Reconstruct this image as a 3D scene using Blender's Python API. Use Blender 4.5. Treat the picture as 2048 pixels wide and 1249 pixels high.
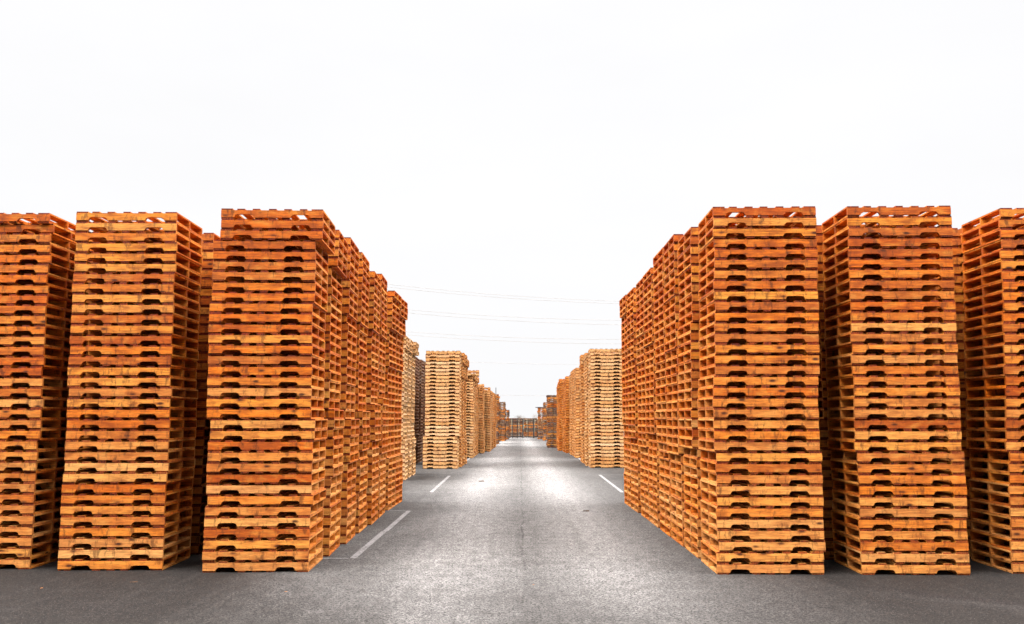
import bpy, math, random
import numpy as np
R = math.radians
scene = bpy.context.scene
for o in list(bpy.data.objects): bpy.data.objects.remove(o)

# ---------------------------------------------------------------- camera
cam = bpy.data.cameras.new('camera'); cam_o = bpy.data.objects.new('camera', cam)
scene.collection.objects.link(cam_o); scene.camera = cam_o
cam.sensor_width = 36; cam.lens = 1850*36/2048
cam.clip_start = 0.1; cam.clip_end = 3000
cam_o.location = (0, 0, 1.778); cam_o.rotation_euler = (R(90+6.54), 0, 0)

# ---------------------------------------------------------------- sky and sun
SUN_EL, SUN_AZ = R(50), R(-36)      # sun behind the camera to the left, veiled by cloud
REAR_GAIN = 5.4
w = bpy.data.worlds.new("World"); scene.world = w; w.use_nodes = True
nt = w.node_tree; nt.nodes.clear(); N = nt.nodes.new; L = nt.links.new
out = N('ShaderNodeOutputWorld'); bg = N('ShaderNodeBackground'); bg.inputs['Strength'].default_value = 0.1
sky = N('ShaderNodeTexSky'); sky.sky_type = 'NISHITA'; sky.sun_disc = False
sky.sun_elevation = SUN_EL; sky.sun_rotation = math.pi - SUN_AZ; sky.air_density = 1; sky.dust_density = 4
bw = N('ShaderNodeRGBToBW'); L(sky.outputs[0], bw.inputs[0])
tc = N('ShaderNodeTexCoord'); sp = N('ShaderNodeSeparateXYZ'); L(tc.outputs['Generated'], sp.inputs[0])
sb = N('ShaderNodeMath'); sb.operation = 'SUBTRACT'; sb.inputs[1].default_value = .47; L(sp.outputs[2], sb.inputs[0])
cl = N('ShaderNodeMath'); cl.operation = 'MAXIMUM'; cl.inputs[1].default_value = 0; L(sb.outputs[0], cl.inputs[0])
ma = N('ShaderNodeMath'); ma.operation = 'MULTIPLY_ADD'; ma.inputs[1].default_value = 17.0; ma.inputs[2].default_value = 4.42
L(cl.outputs[0], ma.inputs[0])
no = N('ShaderNodeTexNoise'); no.inputs['Scale'].default_value = 2.2; no.inputs['Detail'].default_value = 4
mp = N('ShaderNodeMapping'); mp.inputs['Scale'].default_value = (1, 1, 3); L(tc.outputs['Generated'], mp.inputs[0]); L(mp.outputs[0], no.inputs[0])
cr = N('ShaderNodeMapRange'); cr.inputs[1].default_value = .3; cr.inputs[2].default_value = .7; cr.inputs[3].default_value = .985; cr.inputs[4].default_value = 1.03
L(no.outputs[0], cr.inputs[0])
mu = N('ShaderNodeMath'); mu.operation = 'MULTIPLY'; L(ma.outputs[0], mu.inputs[0]); L(cr.outputs[0], mu.inputs[1])
mx = N('ShaderNodeMath'); mx.operation = 'MULTIPLY_ADD'; mx.inputs[1].default_value = .03; L(bw.outputs[0], mx.inputs[0]); L(mu.outputs[0], mx.inputs[2])
# unseen sky shaped to darken stack gaps: dim band behind camera, boosted high sides
def mr(sock, a, b, c, d):
    k = N('ShaderNodeMapRange'); k.interpolation_type = 'SMOOTHSTEP'; L(sock, k.inputs[0])
    for i, v in enumerate((a, b, c, d)): k.inputs[i+1].default_value = v
    return k.outputs[0]
def wm(op, a, b=0.5, c=0.0):
    k = N('ShaderNodeMath'); k.operation = op
    for i, v in enumerate((a, b, c)):
        if isinstance(v, bpy.types.NodeSocket): L(v, k.inputs[i])
        else: k.inputs[i].default_value = v
    return k.outputs[0]
ax = wm('ABSOLUTE', sp.outputs[0], 0)
hyp = wm('SQRT', wm('MULTIPLY_ADD', sp.outputs[0], sp.outputs[0], wm('MULTIPLY', sp.outputs[1], sp.outputs[1])))
rear = mr(sp.outputs[1], .05, -.25, 0, 1)
wide = mr(sp.outputs[1], .55, .05, 0, 1)
inband = mr(wm('DIVIDE', ax, hyp), .38, .64, 1, 0)
lowsky = mr(sp.outputs[2], .22, .52, 1, 0)
high = wm('MULTIPLY', mr(sp.outputs[2], .35, .6, 0, 1), mr(sp.outputs[2], .98, .85, 0, 1))
bright = wm('MULTIPLY_ADD', wm('MULTIPLY', wide, high), REAR_GAIN, 1.0)
dim = wm('MULTIPLY', wm('MULTIPLY_ADD', wm('MULTIPLY', rear, inband), -.95, 1.0), wm('MULTIPLY_ADD', wm('MULTIPLY', wide, lowsky), -.95, 1.0))
mz = wm('MULTIPLY', wm('MULTIPLY', mx.outputs[0], bright), dim)
tint = N('ShaderNodeMix'); tint.data_type = 'RGBA'; tint.blend_type = 'MULTIPLY'; tint.inputs[0].default_value = 1
L(mz, tint.inputs[6]); tint.inputs[7].default_value = (.985, .985, 1.0, 1)
L(tint.outputs[2], bg.inputs['Color']); L(bg.outputs[0], out.inputs[0])
sun = bpy.data.lights.new('sun', 'SUN'); sun.energy = 0.7; sun.angle = R(20); sun.color = (1, .96, .9)
sun_o = bpy.data.objects.new('sun', sun); scene.collection.objects.link(sun_o)
sun_o.rotation_euler = (math.pi/2 - SUN_EL, 0, SUN_AZ)
scene.view_settings.view_transform = 'Standard'; scene.view_settings.look = 'None'
scene.view_settings.exposure = 1.15; scene.view_settings.gamma = 1
scene.cycles.max_bounces = 6; scene.cycles.diffuse_bounces = 1

C = scene.collection
PITCH, LEN, DEP = 0.1263, 1.219, 1.016
H = 1.778

# ---------------------------------------------------------------- materials
class G:
    """small node graph helper"""
    def __init__(s, name):
        s.m = bpy.data.materials.new(name); s.m.use_nodes = True; s.t = s.m.node_tree; s.t.nodes.clear()
        s.out = s.n('ShaderNodeOutputMaterial'); s.b = s.n('ShaderNodeBsdfPrincipled'); s.l(s.b.outputs[0], s.out.inputs[0])
    def n(s, k): return s.t.nodes.new(k)
    def l(s, a, b): s.t.links.new(a, b)
    def put(s, sock, v):
        if isinstance(v, bpy.types.NodeSocket): s.l(v, sock)
        else: sock.default_value = v
    def math(s, op, a, b=0.0, c=0.0, clamp=False):
        k = s.n('ShaderNodeMath'); k.operation = op; k.use_clamp = clamp
        for i, v in enumerate((a, b, c)): s.put(k.inputs[i], v)
        return k.outputs[0]
    def mix(s, f, a, b, mode='MIX'):
        k = s.n('ShaderNodeMix'); k.data_type = 'RGBA'; k.blend_type = mode
        s.put(k.inputs[0], f); s.put(k.inputs[6], a); s.put(k.inputs[7], b); return k.outputs[2]
    def mapped(s, vec, scale, loc=(0, 0, 0)):
        k = s.n('ShaderNodeMapping'); s.l(vec, k.inputs[0]); k.inputs['Scale'].default_value = scale; k.inputs['Location'].default_value = loc; return k.outputs[0]
    def noise(s, vec, scale, detail=3, rough=.55, dist=0):
        k = s.n('ShaderNodeTexNoise'); s.l(vec, k.inputs['Vector']); k.inputs['Scale'].default_value = scale
        k.inputs['Detail'].default_value = detail; k.inputs['Roughness'].default_value = rough; k.inputs['Distortion'].default_value = dist; return k.outputs[0]
    def rng(s, v, a, b, c=0.0, d=1.0):
        k = s.n('ShaderNodeMapRange'); s.l(v, k.inputs[0])
        for i, x in enumerate((a, b, c, d)): k.inputs[i+1].default_value = x
        return k.outputs[0]
    def ramp(s, v, stops):
        k = s.n('ShaderNodeValToRGB'); s.l(v, k.inputs[0]); e = k.color_ramp.elements
        while len(e) < len(stops): e.new(.5)
        for i, (p, c) in enumerate(stops): e[i].position = p; e[i].color = (*c, 1)
        return k.outputs[0]

def wood(name, along, end_face=False):
    """sawn pine; along = grain axis 0 (x) or 1 (y).
    attribute tone: r board variation, g greyness, b paleness, a seed.  object colour: r greyness, g paleness, b extra damp."""
    g = G(name)
    at = g.n('ShaderNodeAttribute'); at.attribute_name = 'tone'
    oi = g.n('ShaderNodeObjectInfo')
    sc = g.n('ShaderNodeSeparateColor'); g.l(at.outputs['Color'], sc.inputs[0])
    so = g.n('ShaderNodeSeparateColor'); g.l(oi.outputs['Color'], so.inputs[0])
    r = g.math('FRACT', g.math('ADD', sc.outputs[0], oi.outputs['Random']))
    grey = g.math('ADD', sc.outputs[1], so.outputs[0], clamp=True)
    pale = g.math('ADD', sc.outputs[2], so.outputs[1], clamp=True)
    tcn = g.n('ShaderNodeTexCoord')
    off = g.n('ShaderNodeCombineXYZ'); g.l(g.math('MULTIPLY', r, 37.0), off.inputs[0]); g.l(g.math('MULTIPLY', r, 91.0), off.inputs[1]); g.l(g.math('MULTIPLY', r, 53.0), off.inputs[2])
    va = g.n('ShaderNodeVectorMath'); va.operation = 'ADD'; g.l(tcn.outputs['Object'], va.inputs[0]); g.l(off.outputs[0], va.inputs[1])
    v = va.outputs[0]
    sx = [1.4, 30, 30] if along == 0 else [30, 1.4, 30]
    grain = g.noise(g.mapped(v, sx), 1.6, 5, .65, .6)
    fine = g.noise(g.mapped(v, [a*3.2 for a in sx]), 2.2, 3, .7)
    blot = g.noise(g.mapped(v, (4, 9, 9) if along == 0 else (9, 4, 9)), 1.0, 4, .6, .4)
    # heartwood/sapwood bands, broad along the board
    base = g.ramp(r, [(0, (.36, .072, .003)), (.16, (.54, .145, .005)), (.34, (.64, .205, .012)), (.48, (.58, .165, .008)), (.60, (.42, .090, .004)), (.72, (.62, .235, .045)), (.86, (.68, .31, .095)), (1, (.50, .130, .008))])
    palec = g.ramp(r, [(0, (.56, .29, .10)), (.3, (.66, .43, .22)), (.6, (.62, .35, .14)), (.8, (.70, .50, .30)), (1, (.60, .32, .14))])
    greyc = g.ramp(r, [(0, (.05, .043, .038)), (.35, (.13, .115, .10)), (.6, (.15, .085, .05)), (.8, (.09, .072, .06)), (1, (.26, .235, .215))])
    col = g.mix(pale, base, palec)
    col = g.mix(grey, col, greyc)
    col = g.mix(g.math('MULTIPLY', g.rng(grain, .38, .60, .9, 0.0), g.math('MULTIPLY_ADD', pale, -.55, 1.0)), col, g.mix(.5, col, (.10, .02, .002, 1)))
    col = g.mix(g.math('MULTIPLY', g.rng(blot, .50, .66, .0, 1.0), g.math('MULTIPLY_ADD', pale, -.75, 1.0)), col, g.mix(.6, col, (.17, .03, .002, 1)))
    col = g.mix(g.rng(blot, .49, .30, .0, .75), col, g.mix(.5, col, (.62, .38, .16, 1)))
    fm = g.rng(fine, .34, .66, .66, 1.25)
    cc = g.n('ShaderNodeCombineColor'); [g.l(fm, cc.inputs[i]) for i in range(3)]
    col = g.mix(1.0, col, cc.outputs[0], 'MULTIPLY')
    col = g.mix(1.0, col, g.mix(g.math('MAXIMUM', pale, grey), (1.27, .95, .30, 1), (1.22, 1.19, 1.16, 1)), 'MULTIPLY')
    # knots: stretched voronoi spots, only some cells
    vo = g.n('ShaderNodeTexVoronoi'); g.l(g.mapped(v, (3.6, 9, 9) if along == 0 else (9, 3.6, 9)), vo.inputs['Vector']); vo.inputs['Scale'].default_value = 1.0
    sel = g.n('ShaderNodeSeparateColor'); g.l(vo.outputs['Color'], sel.inputs[0])
    k1 = g.math('MULTIPLY', g.rng(g.math('ADD', vo.outputs['Distance'], g.math('MULTIPLY', g.math('SUBTRACT', fine, .5), .12)), .19, .08, 0, 1), g.rng(sel.outputs[0], .32, .36, 0, 1))
    k2 = g.math('MULTIPLY', g.rng(vo.outputs['Distance'], .36, .08, 0, .7), g.rng(sel.outputs[0], .40, .50, 0, 1))
    col = g.mix(g.math('MULTIPLY', k2, .75), col, (.26, .05, .004, 1))
    col = g.mix(g.math('MULTIPLY', k1, .92), col, (.045, .010, .003, 1))
    # short dark stains and nail bleed
    st = g.noise(g.mapped(v, (14, 14, 5)), 1.0, 4, .7)
    col = g.mix(g.rng(st, .55, .66, 0, .85), col, g.mix(.75, col, (.05, .012, .003, 1)))
    # sawn end grain: rougher, soaks up dirt and water, so browner than the faces
    sn = g.n('ShaderNodeSeparateXYZ'); g.l(tcn.outputs['Normal'], sn.inputs[0])
    endf = g.rng(g.math('ABSOLUTE', sn.outputs[along]), .8, .9, 0, (.35 if along == 0 else 1.0))
    en = g.noise(g.mapped(v, (60, 60, 60)), 1.0, 3, .7)
    col = g.mix(endf, col, g.mix(g.rng(en, .4, .62), g.mix(1.0, col, (.18, .07, .03, 1), 'MULTIPLY'), g.mix(1.0, col, (.50, .26, .14, 1), 'MULTIPLY')))
    g.l(col, g.b.inputs['Base Color'])
    g.b.inputs['Roughness'].default_value = .68; g.b.inputs['Specular IOR Level'].default_value = .3
    bp = g.n('ShaderNodeBump'); bp.inputs['Strength'].default_value = .35; bp.inputs['Distance'].default_value = .004
    g.l(grain, bp.inputs['Height']); g.l(bp.outputs[0], g.b.inputs['Normal'])
    return g.m
M_STR = wood('pine_stringer', 0); M_DECK = wood('pine_board', 1)

def asphalt():
    g = G('worn_asphalt'); tcn = g.n('ShaderNodeTexCoord'); v = tcn.outputs['Object']
    s3 = g.n('ShaderNodeSeparateXYZ'); g.l(v, s3.inputs[0]); X, Y = s3.outputs[0], s3.outputs[1]
    big = g.noise(g.mapped(v, (1, .45, 1)), .55, 5, .62, .5)
    mid = g.noise(g.mapped(v, (.8, 2.2, 1), (7, 3, 0)), .9, 5, .65, .3)
    speck = g.noise(v, 30, 3, .8)
    speck2 = g.noise(v, 62, 2, .8)
    # traffic wear: the lane between the stacks is scuffed pale, two wheel tracks paler; darker edges and foreground also hold painted vignette and stack shade
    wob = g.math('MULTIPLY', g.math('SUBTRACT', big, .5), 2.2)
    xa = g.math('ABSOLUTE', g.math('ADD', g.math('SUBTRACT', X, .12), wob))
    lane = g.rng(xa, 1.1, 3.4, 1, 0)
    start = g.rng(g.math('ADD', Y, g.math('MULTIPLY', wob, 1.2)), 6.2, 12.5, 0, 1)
    wear_shade = g.math('MULTIPLY', lane, start)
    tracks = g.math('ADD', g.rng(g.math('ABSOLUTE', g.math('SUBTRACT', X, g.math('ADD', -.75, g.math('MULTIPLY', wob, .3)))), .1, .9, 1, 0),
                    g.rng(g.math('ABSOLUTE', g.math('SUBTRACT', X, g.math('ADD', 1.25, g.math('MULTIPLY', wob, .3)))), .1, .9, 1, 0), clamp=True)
    wear_shade2 = g.math('MULTIPLY', g.math('ADD', g.math('MULTIPLY', wear_shade, .62), g.math('MULTIPLY', g.math('MULTIPLY', tracks, wear_shade), .38)), g.rng(big, .3, .6, .78, 1.0), clamp=True)
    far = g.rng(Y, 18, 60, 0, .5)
    wear_shade3 = g.math('MAXIMUM', wear_shade2, g.math('MULTIPLY', far, g.rng(mid, .35, .6, .5, 1)))
    col = g.mix(wear_shade3, (.0125, .0098, .0080, 1), (.235, .219, .207, 1))
    # long dark streaks and damp patches
    col = g.mix(g.rng(mid, .54, .72, 0, .3), col, g.mix(.6, col, (.035, .03, .028, 1)))
    # paving joint down the middle with feathered edge
    jw = g.math('MULTIPLY', g.math('SUBTRACT', g.noise(g.mapped(v, (0, 1, 0)), .5, 6, .7), .5), .22)
    jx = g.math('ABSOLUTE', g.math('ADD', g.math('SUBTRACT', X, g.math('MULTIPLY_ADD', Y, .0085, .04)), jw))
    jn = g.noise(v, 3.0, 4, .7)
    joint = g.math('MULTIPLY', g.rng(jx, .006, .022, 1, 0), g.rng(jn, .42, .58, 0, 1))
    col = g.mix(g.math('MULTIPLY', joint, .75), col, (.025, .022, .02, 1))
    col = g.mix(g.math('MULTIPLY', g.rng(jx, .0, .4, .3, 0), g.rng(mid, .4, .6, 0, 1)), col, (.045, .04, .037, 1))
    # one curved tyre scrub at the right of the foreground, and faint tyre lines along the lane
    dx = g.math('SUBTRACT', X, 9.5); dy = g.math('SUBTRACT', Y, 15.9)
    rr = g.math('SQRT', g.math('ADD', g.math('MULTIPLY', dx, dx), g.math('MULTIPLY', dy, dy)))
    arc = g.math('ABSOLUTE', g.math('ADD', g.math('SUBTRACT', rr, 8.15), g.math('MULTIPLY', g.math('SUBTRACT', mid, .5), .6)))
    lim = g.math('MULTIPLY', g.rng(X, 3.2, 4.2, 0, 1), g.rng(Y, 11.5, 9.8, 0, 1))
    col = g.mix(g.math('MULTIPLY', g.math('MULTIPLY', g.rng(arc, .02, .16, 1, 0), lim), .8), col, (.012, .009, .008, 1))
    arc2 = g.math('ABSOLUTE', g.math('SUBTRACT', g.math('ADD', g.math('SUBTRACT', rr, 8.15), g.math('MULTIPLY', g.math('SUBTRACT', mid, .5), .6)), .28))
    col = g.mix(g.math('MULTIPLY', g.math('MULTIPLY', g.rng(arc2, .0, .22, 1, 0), lim), .03), col, (.3, .27, .26, 1))
    tl = g.noise(g.mapped(v, (5.5, .16, 1), (3, 1, 0)), 1.0, 4, .6)
    col = g.mix(g.rng(tl, .54, .68, 0, .2), col, (.04, .034, .031, 1))
    # short cracks
    cv = g.n('ShaderNodeTexVoronoi'); cv.feature = 'DISTANCE_TO_EDGE'; cv.inputs['Scale'].default_value = .42
    wv = g.n('ShaderNodeVectorMath'); wv.operation = 'MULTIPLY_ADD'; nz = g.n('ShaderNodeTexNoise'); nz.inputs['Scale'].default_value = 1.8; nz.inputs['Detail'].default_value = 5; g.l(v, nz.inputs['Vector'])
    g.l(nz.outputs['Color'], wv.inputs[0]); wv.inputs[1].default_value = (.9, .9, 0); g.l(v, wv.inputs[2]); g.l(wv.outputs[0], cv.inputs['Vector'])
    ck = g.math('MULTIPLY', g.rng(cv.outputs['Distance'], .002, .006, 1, 0), g.rng(big, .50, .58, 0, 1))
    col = g.mix(g.math('MULTIPLY', ck, .55), col, (.03, .025, .022, 1))
    # scuffs and fine patchiness
    sc1 = g.noise(g.mapped(v, (1.3, .8, 1)), 5.5, 7, .72, .2)
    scm = g.rng(sc1, .38, .62, .74, 1.22)
    c1 = g.n('ShaderNodeCombineColor'); [g.l(scm, c1.inputs[i]) for i in range(3)]
    col = g.mix(1.0, col, c1.outputs[0], 'MULTIPLY')
    # aggregate
    sm = g.rng(g.math('MULTIPLY_ADD', speck2, .5, g.math('MULTIPLY', speck, .5)), .41, .59, .02, 2.1)
    cc = g.n('ShaderNodeCombineColor'); [g.l(sm, cc.inputs[i]) for i in range(3)]
    col = g.mix(1.0, col, cc.outputs[0], 'MULTIPLY')
    vo = g.n('ShaderNodeTexVoronoi'); g.l(v, vo.inputs['Vector']); vo.inputs['Scale'].default_value = 38
    col = g.mix(g.rng(vo.outputs['Distance'], .16, .10, 0, .55), col, (.24, .21, .19, 1))
    g.l(col, g.b.inputs['Base Color'])
    g.b.inputs['Roughness'].default_value = .85; g.b.inputs['Specular IOR Level'].default_value = .25
    bp = g.n('ShaderNodeBump'); bp.inputs['Strength'].default_value = .5; bp.inputs['Distance'].default_value = .006
    g.l(speck, bp.inputs['Height']); g.l(bp.outputs[0], g.b.inputs['Normal'])
    return g.m
M_ASPH = asphalt()

def plain(name, c1, c2, scale=8, rough=.7, metal=0):
    g = G(name); tcn = g.n('ShaderNodeTexCoord')
    col = g.mix(g.rng(g.noise(tcn.outputs['Object'], scale, 5, .65), .35, .65), (*c1, 1), (*c2, 1))
    g.l(col, g.b.inputs['Base Color']); g.b.inputs['Roughness'].default_value = rough; g.b.inputs['Metallic'].default_value = metal
    return g.m
def paint():
    g = G('worn_white_paint'); tcn = g.n('ShaderNodeTexCoord'); v = tcn.outputs['Object']
    n1 = g.noise(v, 26, 5, .75); n2 = g.noise(v, 2.2, 4, .6)
    worn = g.math('MULTIPLY', g.rng(n1, .40, .54), g.rng(n2, .35, .65, .4, 1))
    col = g.mix(worn, (.34, .32, .31, 1), (.085, .075, .07, 1))
    g.l(col, g.b.inputs['Base Color']); g.b.inputs['Roughness'].default_value = .8
    return g.m
M_PAINT = paint()
M_STEEL = plain('dark_fence_paint', (.02, .018, .017), (.05, .04, .035), 6, .5)
M_WIRE = plain('weathered_cable', (.36, .32, .31), (.46, .42, .40), 3, .6)
M_BARK = plain('bare_twigs', (.30, .26, .24), (.42, .37, .34), 1.5, .9)
M_TWIG2 = plain('dense_twigs', (.13, .11, .10), (.22, .19, .17), 1.5, .9)
M_CHIP = plain('dirty_chip_wood', (.05, .03, .02), (.13, .07, .04), 30, .9)
M_CHIPO = plain('orange_chip_wood', (.45, .16, .04), (.60, .25, .07), 30, .8)
M_LID = plain('dark_board', (.035, .03, .028), (.09, .075, .065), 4, .8)
M_SOIL = plain('field_grass', (.10, .09, .05), (.16, .14, .08), .2, .95)

# ---------------------------------------------------------------- pallet geometry (quads in numpy)
BOX_F = np.array([[0,3,2,1],[4,5,6,7],[0,1,5,4],[1,2,6,5],[2,3,7,6],[3,0,4,7]])
def box(x0, x1, y0, y1, z0, z1, j=None):
    v = np.array([[x0,y0,z0],[x1,y0,z0],[x1,y1,z0],[x0,y1,z0],[x0,y0,z1],[x1,y0,z1],[x1,y1,z1],[x0,y1,z1]], float)
    if j is not None: v[:, 0] += np.repeat([0, 0], 4); v[[2,3,6,7], 0] += j
    return v, BOX_F.copy()
def stringer_geo(y0, y1, z0, z1, fine, rg):
    L2 = LEN/2; n = .2286; a = .1524; h = .038
    sh = [(0, 0), (.004, .012), (.012, .026), (.026, .035), (.042, h)] if fine else [(0, 0), (.012, .025), (.04, h)]
    prof = [(-L2, 0)]
    for s in (-L2 + a + rg.uniform(-.006, .006), L2 - a - n + rg.uniform(-.006, .006)):
        prof += [(s + dx, dz) for dx, dz in sh] + [(s + n - dx, dz) for dx, dz in reversed(sh)]
    prof.append((L2, 0))
    k = len(prof); v = []
    for x, dz in prof: v += [(x, y0, z0+dz), (x, y1, z0+dz), (x, y1, z1), (x, y0, z1)]
    f = []
    for i in range(k-1):
        p, q = 4*i, 4*i+4
        f += [(p, q, q+3, p+3), (p+1, p+2, q+2, q+1), (p+3, q+3, q+2, p+2), (p, p+1, q+1, q)]
    f += [(0, 3, 2, 1), (4*k-4, 4*k-3, 4*k-2, 4*k-1)]
    return np.array(v, float), np.array(f)
BT = .0184; SH = .0885; Z1 = BT + .0003; Z2 = Z1 + SH; Z3 = Z2 + .0003
def pallet_geo(rg, fine=True):
    """returns dict part -> list of (verts, faces, tone_r); origin at centre of the base"""
    parts = {'stringer': [], 'top': [], 'bottom': []}
    D2 = DEP/2; w = .037
    for y0 in (-D2, -w/2, D2-w):
        parts['stringer'].append((*stringer_geo(y0, y0+w, Z1, Z2, fine, rg), rg.random()))
    def deck(key, widths, cs, z0):
        for wd, c in zip(widths, cs):
            e0, e1 = rg.uniform(.002, .012), rg.uniform(.002, .012)
            c += rg.uniform(-.005, .005) if abs(c) < .5 else 0
            wd += rg.uniform(-.004, .004)
            x0, x1 = c-wd/2, c+wd/2
            x0 = max(x0, -LEN/2+.0015); x1 = min(x1, LEN/2-.0015)
            parts[key].append((*box(x0, x1, -D2+e0, D2-e1, z0, z0+BT, rg.uniform(-.004, .004) if abs(c) < .5 else 0), rg.random()))
    l = .139; s = .089
    deck('top', [l] + [s]*5 + [l], [-(LEN-l)/2, -.372, -.187, 0, .187, .372, (LEN-l)/2], Z3)
    deck('bottom', [l, s, s, s, l], [-(LEN-l)/2, -.165, 0, .165, (LEN-l)/2], 0)
    return parts

def quad_mesh(name, V, F, tone, mats, mi=None):
    me = bpy.data.meshes.new(name); nv, nf = len(V), len(F)
    me.vertices.add(nv); me.vertices.foreach_set('co', np.ascontiguousarray(V, dtype=np.float32).ravel())
    me.loops.add(nf*4); me.loops.foreach_set('vertex_index', np.ascontiguousarray(F, dtype=np.int32).ravel())
    me.polygons.add(nf); me.polygons.foreach_set('loop_start', np.arange(0, nf*4, 4, dtype=np.int32))
    try: me.polygons.foreach_set('loop_total', np.full(nf, 4, dtype=np.int32))
    except Exception: pass
    for m in mats: me.materials.append(m)
    if mi is not None: me.polygons.foreach_set('material_index', np.ascontiguousarray(mi, dtype=np.int32))
    me.update(calc_edges=True); me.polygons.foreach_set('use_smooth', np.zeros(nf, dtype=bool))
    if tone is not None:
        at = me.attributes.new('tone', 'FLOAT_COLOR', 'POINT'); at.data.foreach_set('color', np.ascontiguousarray(tone, dtype=np.float32).ravel())
    me.validate()
    return me
def join(lst):
    V, F, T, n = [], [], [], 0
    for v, f, r in lst: V.append(v); F.append(f+n); T.append(np.full(len(v), r)); n += len(v)
    return np.vstack(V), np.vstack(F), np.concatenate(T)
def tone4(r, grey=0, pale=0): 
    a = np.zeros((len(r), 4)); a[:, 0] = r; a[:, 1] = grey; a[:, 2] = pale; a[:, 3] = 1; return a

def tag(o, label=None, cat=None, group=None, kind=None):
    if label: o['label'] = label
    if cat: o['category'] = cat
    if group: o['group'] = group
    if kind: o['kind'] = kind
    return o

# variants of part meshes
prg = random.Random(5)
VAR = []
for i in range(9):
    p = pallet_geo(prg, True); d = {'s': []}
    for v, f, r in p['stringer']:
        v = v.copy(); d['s'].append(quad_mesh('stringer', v, f, tone4(np.full(len(v), r)), [M_STR]))
    for key, nm in (('top', 'top_deck'), ('bottom', 'bottom_deck')):
        V, F, T = join(p[key]); d[key] = quad_mesh(nm, V, F, tone4(T), [M_DECK])
    VAR.append(d)
def one_pallet(x, y, z, yaw, label, rg, grey=0., pale=0.):
    d = rg.choice(VAR)
    e = bpy.data.objects.new('pallet', None); C.objects.link(e); e.empty_display_size = .1
    e.location = (x, y, z); e.rotation_euler = (0, 0, yaw)
    tag(e, label, 'pallet', 'wooden pallets in the tall stacks along the yard aisle')
    for nm, me in [('stringer', m) for m in d['s']] + [('top_deck', d['top']), ('bottom_deck', d['bottom'])]:
        o = bpy.data.objects.new(nm, me); C.objects.link(o); o.parent = e
        o.color = (grey, min(1, max(0, pale + rg.uniform(-.08, .08))), 0, 1)
    return e

# ---------------------------------------------------------------- stacks
LOW = []                                     # placements of the many smaller-looking pallets
def lots_for(n, rg):
    """fork-lift lots: a stack is set down in two or three lifts that do not line up"""
    out, k, prev = [], 0, 0
    cuts = sorted([rg.randint(9, 14), rg.randint(20, 26)])
    for c in cuts + [n]:
        out.append((k, rg.uniform(-.03, .03), rg.uniform(-.03, .03), rg.uniform(-.006, .006))); k = c
    return out
ORD = ['lowest', 'second', 'third', 'fourth', 'fifth', 'sixth', 'seventh', 'eighth', 'ninth', 'tenth', 'eleventh', 'twelfth', 'thirteenth',
       'fourteenth', 'fifteenth', 'sixteenth', 'seventeenth', 'eighteenth']
def place_words(k, n):
    if k == 0: return 'bottom pallet standing on the asphalt'
    if k == n-1: return 'topmost pallet'
    if k < n/2: return ORD[k] + ' pallet from the ground'
    return ORD[n-1-k] + ' pallet from the top'
def stack(side, xe, y, n, yaw=0., lots=None, lean=(0, 0), where=None, grey=0., pale=0., seed=0, jit=.005, palef=None, rough=0):
    """side +1: xe is the stack's right edge (left of the aisle), -1: xe is its left edge; y is its front."""
    rg = random.Random(seed*7919 + 13)
    cx = xe - side*LEN/2; cy = y + DEP/2
    lots = lots or lots_for(n, rg)
    for k in range(n):
        lot = [l for l in lots if l[0] <= k][-1]
        f = k/max(1, n-1)
        x = cx + lot[1] + lean[0]*f + rg.gauss(0, jit); yy = cy + lot[2] + lean[1]*f + rg.gauss(0, jit)
        a = yaw + lot[3] + rg.gauss(0, .004)
        if rough: x += rg.gauss(0, rough); a += rg.gauss(0, rough*.6)
        z = k*PITCH
        gr = grey if not callable(grey) else grey(rg, k)
        pa = palef(k/n, rg) if palef else pale
        if where:
            extra = ''
            if lot[1] > .055 and n - k < 5: extra = ', jutting out'
            one_pallet(x, yy, z, a, f'{place_words(k, n)} in the {where}{extra}', rg, gr, pa)
        else:
            LOW.append((x, yy, z, a, gr, pa, rg.random()))

pale_low = lambda f, rg: max(0, min(1, .30 - .34*f + rg.uniform(-.14, .20)))      # lower pallets a little paler than the ones on top
# --- left of the aisle, front row
stack(1, -2.386, 11.0, 34, R(2.5), [(0, 0, 0, 0), (6, .01, 0, .003), (12, .035, 0, -.003), (14, -.025, 0, 0), (21, -.03, 0, 0), (25, -.012, 0, .002), (31, .07, -.02, 0)],
      where='front stack just left of the aisle', seed=1, palef=pale_low)
stack(1, -4.12, 11.13, 34, R(1), [(0, 0, 0, 0), (8, .012, .0, .0), (17, .0, 0, .003), (27, 0, 0, 0)], lean=(.0, 0),
      where='second front stack left of the aisle', seed=2, palef=pale_low)
stack(1, -5.71, 11.22, 34, R(.5), [(0, 0, 0, 0), (12, .02, 0, .003), (18, .01, 0, 0), (29, .02, 0, 0), (33, .0, -.03, .01)], lean=(0, 0),
      where='front stack cut off by the left edge', seed=3, palef=pale_low)
# --- right of the aisle, front row
stack(-1, 2.36, 10.85, 34, R(-1), [(0, .005, 0, 0), (4, 0, 0, 0), (11, -.03, 0, 0), (18, -.01, .01, 0), (31, -.02, 0, 0)], lean=(.08, 0),
      where='front stack just right of the aisle', seed=4, palef=pale_low)
stack(-1, 4.015, 10.82, 34, R(-1.5), [(0, .0, 0, 0), (11, -.03, 0, .003), (22, -.025, 0, 0)], lean=(.03, 0),
      where='second front stack right of the aisle', seed=5, palef=pale_low)
stack(-1, 5.77, 10.9, 34, R(-1), [(0, 0, 0, 0), (11, -.02, 0, .004), (23, -.01, .01, 0)], lean=(.13, 0),
      where='front stack cut off by the right edge', seed=6, palef=pale_low)
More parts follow.
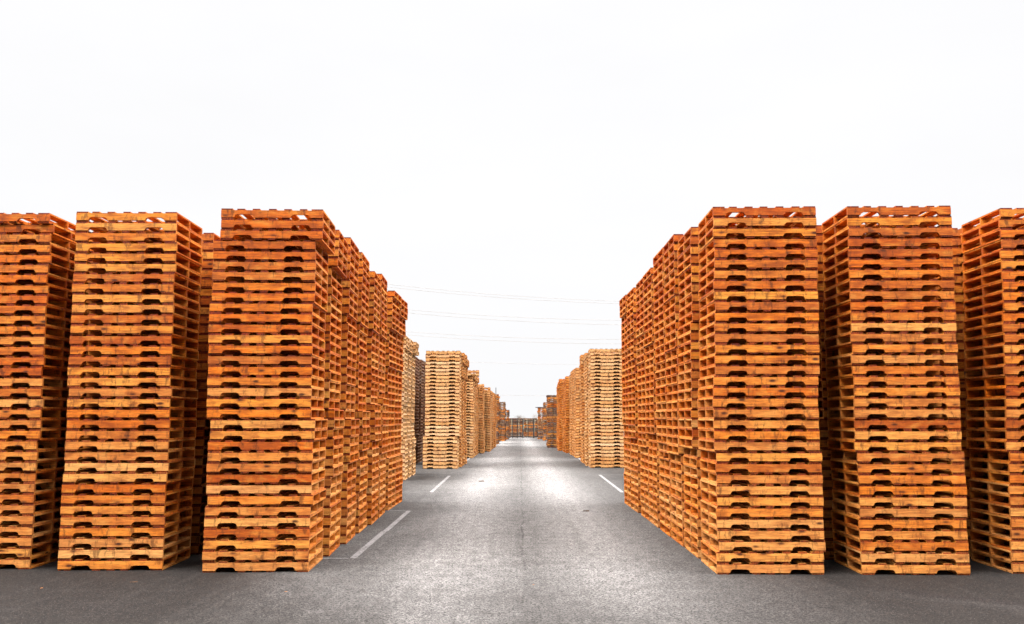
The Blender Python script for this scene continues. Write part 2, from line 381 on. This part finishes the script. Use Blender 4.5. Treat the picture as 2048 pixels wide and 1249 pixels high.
# --- second stack of each aisle column
stack(1, -2.386, 12.22, 34, R(2.5), [(0, 0, 0, 0), (8, .02, .02, .004), (15, -.045, -.01, -.004), (30, .03, -.03, .01)],
      where='aisle stack behind the left front stack', seed=7, palef=pale_low)
stack(-1, 2.36, 12.05, 34, R(-.5), [(0, 0.02, 0, 0), (11, -.04, 0, .004), (24, -.02, -.02, 0)], lean=(.03, 0),
      where='aisle stack behind the right front stack', seed=8, palef=pale_low)
# --- lone front stack of the second block
stack(1, -1.86, 33.0, 33, 0, [(0, -.07, 0, 0), (9, .0, 0, .003), (20, -.01, 0, 0), (32, .0, .0, 0)],
      where='pale stack standing farther back left', seed=9, pale=.9)

# --- rest of the near block, left
for j, (y, n) in enumerate([(13.38, 35), (14.6, 35), (15.75, 34), (16.85, 35), (18.2, 34), (19.25, 34)]):
    yw = [2.2, 2, 1.8, 1.5, -1, -1.5][j]
    lots = [(0, 0, 0, 0), (9+j % 3, .03, 0, .003), (14+j % 4, -.045, .02, -.004), (26, -.02, -.02, .004)] if j < 4 else \
           [(0, 0, 0, 0), (8, -.04, .02, 0), (22, -.02, 0, 0), (28, .03, 0, 0), (33-(j == 5)*2, .07, 0, 0)]
    stack(1, -2.386 + random.Random(j).uniform(-.01, .02), y, n, R(yw), lots, seed=20+j, palef=pale_low)
for j in range(7):
    stack(1, -4.11 - .03*(j % 2), 12.4+1.15*j, 34, R(random.Random(j).uniform(-1, 1)), seed=40+j, palef=pale_low)
for j in range(4):
    stack(1, -5.75 - .03*(j % 2), 12.5+1.15*j, 34, 0, seed=50+j, palef=pale_low)
# --- rest of the near block, right
for j, (y, n) in enumerate([(13.15, 35), (14.18, 35), (15.35, 34), (16.38, 34), (17.75, 34), (18.8, 34)]):
    lots = [(0, .02, 0, 0), (10+j % 3, -.02, 0, .004), (22+j % 3, -.035, .0, -.002)]
    if j == 5: lots = [(0, .01, 0, 0), (13, -.02, 0, 0), (31, -.06, 0, 0)]
    stack(-1, 2.36, y, n, R([-.5, 0, -.5, 0, .5, .5][j]), lots, lean=(.02, 0), seed=60+j, palef=pale_low)
for j in range(7):
    stack(-1, 3.97 + .03*(j % 2), 11.95+1.13*j, 34, R(random.Random(j+9).uniform(-1, 1)), seed=70+j, palef=pale_low)
for j in range(4):
    stack(-1, 5.77, 12.1+1.13*j, 34, 0, seed=80+j, palef=pale_low)

# --- outermost columns, just out of the frame on both sides
for j in range(3):
    stack(1, -7.25, 11.4+1.15*j, 34, 0, seed=86+j*3, palef=pale_low); stack(-1, 7.35, 10.95+1.15*j, 34, 0, seed=300+j, palef=pale_low)
# --- bleached and shaded rows past the near block, left
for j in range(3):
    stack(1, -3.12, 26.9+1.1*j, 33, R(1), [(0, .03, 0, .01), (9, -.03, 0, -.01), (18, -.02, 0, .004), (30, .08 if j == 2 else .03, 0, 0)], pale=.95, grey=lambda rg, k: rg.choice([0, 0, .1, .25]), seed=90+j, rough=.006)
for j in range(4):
    stack(1, -3.79+.03*j, 35.8+1.1*j, 33, 0, pale=.0, grey=.9, seed=95+j)  # grey tone painted in for the shade of the narrow gap
# --- rest of the second block, left and right
for j in range(3):
    stack(1, -1.85+.03*j, 34.05+1.06*j, [33, 33, 32][j], R(.5), [(0, 0, 0, 0), (8, -.03, 0, 0), (26, .03, 0, 0), (30, .09, 0, 0)], pale=.6, seed=100+j, rough=.006)
for j in range(5):
    stack(-1, 2.86 - (.07 if j % 2 else 0), 33.7+1.07*j, [34, 33, 34, 34, 33][j], R(-.5), None, pale=.85 - .08*j, seed=110+j, rough=.006)
for j in range(2):
    stack(-1, 4.35, 33.8+1.07*j, 34, 0, None, pale=.8, seed=117+j)
# --- third block, left
for j in range(5):
    lots = [(0, 0, 0, 0), (9, .03, 0, 0), (20, -.01, 0, 0)] + ([(29, .25, -.1, .02)] if j == 0 else [(28, .04, 0, 0)])
    stack(1, -1.744+.01*j, 41.7+1.06*j, 31 if j == 0 else 30, R(.6), lots, pale=.8 - .05*j, seed=120+j, rough=.006)
for j in range(2):
    stack(1, -1.47+.03*j, 47.2+1.05*j, [27, 28][j], 0, pale=.7, seed=126+j, rough=.01)
for j in range(5):
    stack(1, -1.19+.02*j, 49.6+1.06*j, 26+(j == 0), 0, pale=.75, seed=130+j, rough=.006)
for j in range(5):
    stack(1, -1.08+.02*j, 55.3+1.06*j, 26, 0, pale=.55, seed=136+j, rough=.012)
# --- third block, right
for j in range(5):
    stack(-1, 2.89, 41.9+1.07*j, 32-(j == 4), R(-.5), None, pale=.62, seed=140+j, rough=.006)
for j in range(7):
    stack(-1, 2.76 - (.1 if j in (3, 4) else 0) - .02*j, 47.7+1.06*j, [31, 30, 30, 31, 30, 29, 29][j], 0, None, pale=.3, seed=150+j, rough=.018)
# --- weathered stacks at the far end
old = lambda rg, k: rg.choice([.2, .6, .9, 1, 1, 1, .8]) if (k//3) % 2 else rg.choice([0, .3, .6, 1])
FARS = [(-1, 2.13, 56.0, 25), (-1, 2.2, 57.1, 25), (-1, 3.5, 56.1, 25), (-1, 2.5, 74.0, 24), (-1, 2.55, 75.2, 24), (-1, 3.9, 74.1, 23), (-1, 2.2, 78.6, 21), (-1, 2.25, 79.7, 21), (-1, 3.5, 78.7, 22),
        (1, -.92, 63.6, 27), (1, -.88, 64.8, 26), (1, -.55, 72.3, 24), (1, -.5, 73.4, 24), (1, -1.8, 72.4, 24), (1, -.27, 77.2, 19), (1, -.25, 78.3, 19), (1, -1.5, 77.3, 20)]
for j, (s, x, y, n) in enumerate(FARS):
    stack(s, x, y, n, R(random.Random(j).uniform(-2, 2)), pale=.25, grey=old, seed=200+j, rough=.025)
for j, (x, y, n) in enumerate([(-.25, 86, 14), (1.12, 86.1, 14), (2.55, 86, 13), (-.3, 87.3, 14), (1.2, 87.2, 13), (2.6, 87.3, 14), (-1.7, 86.2, 14), (3.95, 86, 14), (5.3, 86.2, 13)]):
    stack(-1, x, y, n, R(random.Random(j+40).uniform(-3, 3)), pale=.15, grey=lambda rg, k: rg.choice([0, .4, .7, .9, 1, 1]), seed=230+j, rough=.03)

def build_low():
    rg = random.Random(77); base = []
    for i in range(8):
        p = pallet_geo(rg, False)
        items = [(v, f, r, 0) for v, f, r in p['stringer']] + [(v, f, r, 1) for v, f, r in p['top'] + p['bottom']]
        V, F, T, n, mi, bid = [], [], [], 0, [], []
        for b, (v, f, r, m) in enumerate(items):
            V.append(v); F.append(f+n); T.append(np.full(len(v), r)); mi.append(np.full(len(f), m)); n += len(v)
        base.append((np.vstack(V), np.vstack(F), np.concatenate(T), np.concatenate(mi)))
    VV, FF, TT, MM, n = [], [], [], [], 0
    for (x, y, z, a, gr, pa, r) in LOW:
        v, f, t, m = base[rg.randrange(8)]
        c, s = math.cos(a), math.sin(a)
        w = np.empty_like(v); w[:, 0] = v[:, 0]*c - v[:, 1]*s + x; w[:, 1] = v[:, 0]*s + v[:, 1]*c + y; w[:, 2] = v[:, 2] + z
        VV.append(w); FF.append(f+n); n += len(v); MM.append(m)
        TT.append(tone4((t + r) % 1.0, gr, min(1, max(0, pa + rg.uniform(-.1, .1)))))
    me = quad_mesh('pallets', np.vstack(VV), np.vstack(FF), np.vstack(TT), [M_STR, M_DECK], np.concatenate(MM))
    o = bpy.data.objects.new('stacked_pallets', me); C.objects.link(o); o.color = (0, 0, 0, 1)
    tag(o, 'rows of stacked wooden pallets receding on both sides of the aisle', 'pallets', None, 'stuff')
    print('low pallets', len(LOW), 'faces', len(me.polygons))
build_low()

# ---------------------------------------------------------------- ground
def mesh_obj(name, V, F, mat, parent=None):
    me = bpy.data.meshes.new(name); me.from_pydata([tuple(map(float, v)) for v in V], [], [tuple(map(int, f)) for f in F]); me.update(); me.polygons.foreach_set('use_smooth', [False]*len(me.polygons))
    me.materials.append(mat); o = bpy.data.objects.new(name, me); C.objects.link(o)
    if parent: o.parent = parent
    return o
tag(mesh_obj('ground', [(-1500, -300, -.03), (1500, -300, -.03), (1500, 2600, -.03), (-1500, 2600, -.03)], [(0, 1, 2, 3)], M_SOIL), kind='structure')
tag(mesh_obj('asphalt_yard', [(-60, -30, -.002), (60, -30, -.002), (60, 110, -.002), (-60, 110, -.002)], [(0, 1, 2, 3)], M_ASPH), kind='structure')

# parking bay markings, each stroke a sheet above the asphalt
def strokes(segs, w):
    V, F = [], []
    for i, (x0, y0, x1, y1) in enumerate(segs):
        d = math.hypot(x1-x0, y1-y0); ww = w if y0 != y1 else w*.6; nx, ny = -(y1-y0)/d*ww/2, (x1-x0)/d*ww/2; k = len(V); z = .002
        V += [(x0+nx, y0+ny, z), (x0-nx, y0-ny, z), (x1-nx, y1-ny, z), (x1+nx, y1+ny, z)]; F.append((k, k+1, k+2, k+3))
    return V, F
W = .085
segs = [(-2.03, 12.08, -2.02, 14.9), (-2.0, 14.93, -1.99, 18.17), (-2.45, 12.08, -2.085, 12.08), (-2.6, 18.17, -2.045, 18.17),
        (-1.95, 22.65, -1.94, 29.05), (-3.4, 22.7, -2.005, 22.7), (-3.4, 29.0, -1.995, 29.0), (-1.92, 34.6, -1.88, 42.5), (-3.0, 34.6, -1.98, 34.6),
        (2.66, 22.65, 2.76, 29.56), (2.815, 29.5, 4.2, 29.5), (2.715, 22.7, 4.2, 22.7), (2.84, 34.0, 3.0, 42.5)]
V, F = strokes(segs, W)
tag(mesh_obj('road_markings', V, F, M_PAINT), kind='structure')

# ---------------------------------------------------------------- small chips on the asphalt
def chip(x, y, s, ang, mat, label):
    rg = random.Random(int(x*100)); h = .012*s/.1
    V = [(-s/2, -s*.16, .001), (s/2, -s*.1, .001), (s*.46, s*.12, .001), (-s*.4, s*.17, .001), (-s*.45, -s*.12, h), (s*.42, -s*.06, h*1.3), (s*.40, s*.08, h), (-s*.36, s*.13, h*.8)]
    F = [(3, 2, 1, 0), (4, 5, 6, 7), (0, 1, 5, 4), (1, 2, 6, 5), (2, 3, 7, 6), (3, 0, 4, 7)]
    o = mesh_obj('wood_splinter', V, F, mat); o.location = (x, y, 0); o.rotation_euler = (0, 0, ang)
    tag(o, label, 'splinter', 'splinters lying on the asphalt')
chip(-.863, 26.5, .16, .1, M_CHIP, 'dark splinter lying mid-aisle beyond the near parking lines')
chip(-4.12, 10.35, .085, .2, M_CHIP, 'dark splinter on the asphalt before the second left stack')
chip(-2.33, 9.8, .03, .5, M_CHIPO, 'tiny orange splinter in front of the left corner stack')
chip(1.42, 18.07, .13, 0, M_CHIP, 'thin dark splinter near the right side of the aisle')
chip(.23, 10.2, .022, .7, M_CHIPO, 'tiny orange splinter near the middle joint in the foreground')
chip(-4.95, 10.0, .03, .9, M_CHIPO, 'tiny orange splinter at the lower left')

# ---------------------------------------------------------------- fence and gate at the far end
def bars(name, boxes, mat, parent):
    V, F, n = [], [], 0
    for b in boxes:
        v, f = box(*b); V.append(v); F.append(f+n); n += 8
    return mesh_obj(name, np.vstack(V), np.vstack(F), mat, parent)
def empty(name, loc):
    e = bpy.data.objects.new(name, None); C.objects.link(e); e.location = loc; e.empty_display_size = .3; return e
FY = 83.0; FH = 1.66
def fence_run(x0, x1, posts, label):
    e = empty('metal_fence', ((x0+x1)/2, FY, 0)); ox = (x0+x1)/2
    for x in posts: bars('post', [(x-ox-.035, x-ox+.035, -.04, .04, 0, FH+.05)], M_STEEL, e)
    for z in (.12, FH-.05): bars('rail', [(x0-ox, x1-ox, -.02, .02, z, z+.05)], M_STEEL, e)
    n = int((x1-x0)/.12)
    bars('bar_panel', [(x0-ox+.06+i*.12-.006, x0-ox+.06+i*.12+.006, .021, .033, .1, FH) for i in range(n)], M_STEEL, e)
    tag(e, label, 'fence')
fence_run(-6, .93, [-5.9, -4.4, -2.9, -1.4, .05, .47], 'dark metal bar fence across the aisle end, left of the gate')
fence_run(1.96, 7.5, [2.5, 3.9, 5.4, 6.9], 'dark metal bar fence across the aisle end, right of the gate')
e = empty('metal_gate', (1.43, FY, 0))
for x in (-.46, .49): bars('gate_post', [(x-.055, x+.055, -.055, .055, 0, FH+.08)], M_STEEL, e)
bars('gate_frame', [(-.4, .43, -.02, .02, .05, .1), (-.4, .43, -.02, .02, FH-.1, FH-.05), (-.025, .025, -.021, .021, .1, FH-.1)], M_STEEL, e)
bars('bar_panel', [(-.36+i*.1-.006, -.36+i*.1+.006, .022, .032, .1, FH-.1) for i in range(8)], M_STEEL, e)
tag(e, 'dark metal gate with thick posts in the middle of the far fence', 'gate')

# boards lying over two far stacks, and a pole
def board(x, y, z, w, d, label):
    v, f = box(-w/2, w/2, -d/2, d/2, 0, .05); o = mesh_obj('cover_board', v, f, M_LID); o.location = (x, y, z)
    tag(o, label, 'board', 'dark boards laid on top of the far stacks')
board(-.86, 77.75, 19*PITCH+.004, 1.3, 1.1, 'dark flat board lying on the lowest far stack left of the gate')
board(2.75, 79.15, 21*PITCH+.004, 1.5, 1.1, 'dark flat board overhanging the far stack right of the gate')
e = empty('pole', (-1.1, 63.4, 0))
def tube(name, pts, radii, mat, parent=None, sides=6):
    V, F = [], []
    for i, (p, r) in enumerate(zip(pts, radii)):
        for k in range(sides):
            a = 2*math.pi*k/sides; V.append((p[0]+r*math.cos(a), p[1]+r*math.sin(a), p[2]))
    for i in range(len(pts)-1):
        for k in range(sides):
            q = (k+1) % sides; F.append((i*sides+k, i*sides+q, (i+1)*sides+q, (i+1)*sides+k))
    F.append(tuple(range(sides))[::-1]); F.append(tuple(range((len(pts)-1)*sides, len(pts)*sides)))
    return mesh_obj(name, V, F, mat, parent)
tube('mast', [(0, 0, 0), (0, 0, 3.85)], [.03, .022], M_STEEL, e); tube('foot_plate', [(0, 0, 0), (0, 0, .03)], [.1, .1], M_STEEL, e, 10)
tag(e, 'thin dark pole sticking up beside the weathered far left stack', 'pole')

# ---------------------------------------------------------------- overhead cables
def wire(x0, z0, x1, z1, y, label, rad=.018):
    """straight ends given where the cable shows; carried on well past both sides"""
    slope = (z1-z0)/(x1-x0); pts = []
    for i in range(41):
        x = -90 + i*4.5; zz = z0 + slope*(x-x0) + .0012*((x-x0)*(x-x1)); pts.append((x, y, zz))
    cu = bpy.data.curves.new('cable', 'CURVE'); cu.dimensions = '3D'; cu.bevel_depth = rad; cu.bevel_resolution = 1
    s = cu.splines.new('POLY'); s.points.add(len(pts)-1)
    for p, q in zip(s.points, pts): p.co = (*q, 1)
    cu.materials.append(M_WIRE)
    o = bpy.data.objects.new('overhead_cable', cu); C.objects.link(o)
    # as a mesh, so that it is plain geometry
    me = bpy.data.meshes.new_from_object(o.evaluated_get(bpy.context.evaluated_depsgraph_get())); bpy.data.objects.remove(o)
    o = bpy.data.objects.new('overhead_cable', me); C.objects.link(o)
    tag(o, label, 'cable', 'overhead cables across the sky')
WL = [(-17.5, 21.94, 16.86, 19.47, 'topmost thin overhead cable across the sky'), (-17.5, 21.5, 16.86, 19.1, 'overhead cable just under the topmost one'),
      (-15.9, 18.17, 16.8, 16.56, 'upper cable of the second pair in the sky'), (-15.9, 17.7, 16.8, 15.87, 'lower cable of the second pair in the sky'),
      (-14.7, 14.72, 16.8, 13.66, 'upper cable of the third pair in the sky'), (-14.0, 14.19, 9.56, 13.05, 'lower cable of the third pair in the sky'),
      (-5.6, 10.16, 11.8, 9.86, 'single faint cable below the three pairs'), (-1.2, 5.19, 4.2, 5.11, 'faintest and lowest cable, low over the aisle end')]
for i, (a, b, c, d, lb) in enumerate(WL): wire(a, b, c, d, 140, lb, .018 if i > 5 else .026)

# ---------------------------------------------------------------- bare trees far beyond the fence
def bare_tree(x, y, h, spread, mat, label, seed, dens=5):
    rg = random.Random(seed); e = empty('bare_tree', (x, y, 0)); V, F = [], []
    def seg(p, q, r0, r1):
        d = [q[i]-p[i] for i in range(3)]; l = math.sqrt(sum(a*a for a in d)) or 1
        u = (-d[1], d[0], 0) if abs(d[2]) < l*.95 else (1, 0, 0); lu = math.sqrt(sum(a*a for a in u)) or 1; u = [a/lu for a in u]
        w_ = [(d[1]*u[2]-d[2]*u[1])/l, (d[2]*u[0]-d[0]*u[2])/l, (d[0]*u[1]-d[1]*u[0])/l]
        n = len(V)
        for c, r in ((p, r0), (q, r1)):
            for k in range(3):
                a = k*2.0944; V.append(tuple(c[i]+r*(math.cos(a)*u[i]+math.sin(a)*w_[i]) for i in range(3)))
        for k in range(3): F.append((n+k, n+(k+1) % 3, n+3+(k+1) % 3, n+3+k))
    def grow(p, d, l, r, lev):
        q = tuple(p[i]+d[i]*l for i in range(3)); seg(p, q, r, r*.65)
        if lev == 0: return
        for _ in range(rg.randint(3, dens)):
            t = rg.uniform(.35, 1); s = tuple(p[i]+d[i]*l*t for i in range(3))
            nd = [d[0]+rg.gauss(0, spread), d[1]+rg.gauss(0, spread), d[2]*.8+rg.gauss(.1, spread*.5)]; ln = math.sqrt(sum(a*a for a in nd))
            grow(s, [a/ln for a in nd], l*rg.uniform(.5, .8), r*.5, lev-1)
    tube('trunk', [(0, 0, 0), (.05, 0, h*.3)], [h*.035, h*.025], mat, e)
    for _ in range(5):
        d = [rg.gauss(0, .5), rg.gauss(0, .5), 1]; ln = math.sqrt(sum(a*a for a in d)); grow((.05, 0, h*rg.uniform(.18, .3)), [a/ln for a in d], h*.30, h*.014, 4)
    mesh_obj('crown', V, F, mat, e)
    tag(e, label, 'tree')
bare_tree(1.9, 230, 3.4, .75, M_TWIG2, 'small dark leafless tree beyond the fence, left of the gate', 3)
bare_tree(2.95, 240, 3.2, .8, M_BARK, 'pale leafless tree next to the dark one beyond the fence', 4, 4)
bare_tree(.9, 250, 2.7, .8, M_BARK, 'low pale leafless tree left of the dark one beyond the fence', 6, 4)
bare_tree(5.3, 200, 3.5, .6, M_BARK, 'sparse pale leafless tree at the right end of the gate', 5, 3)
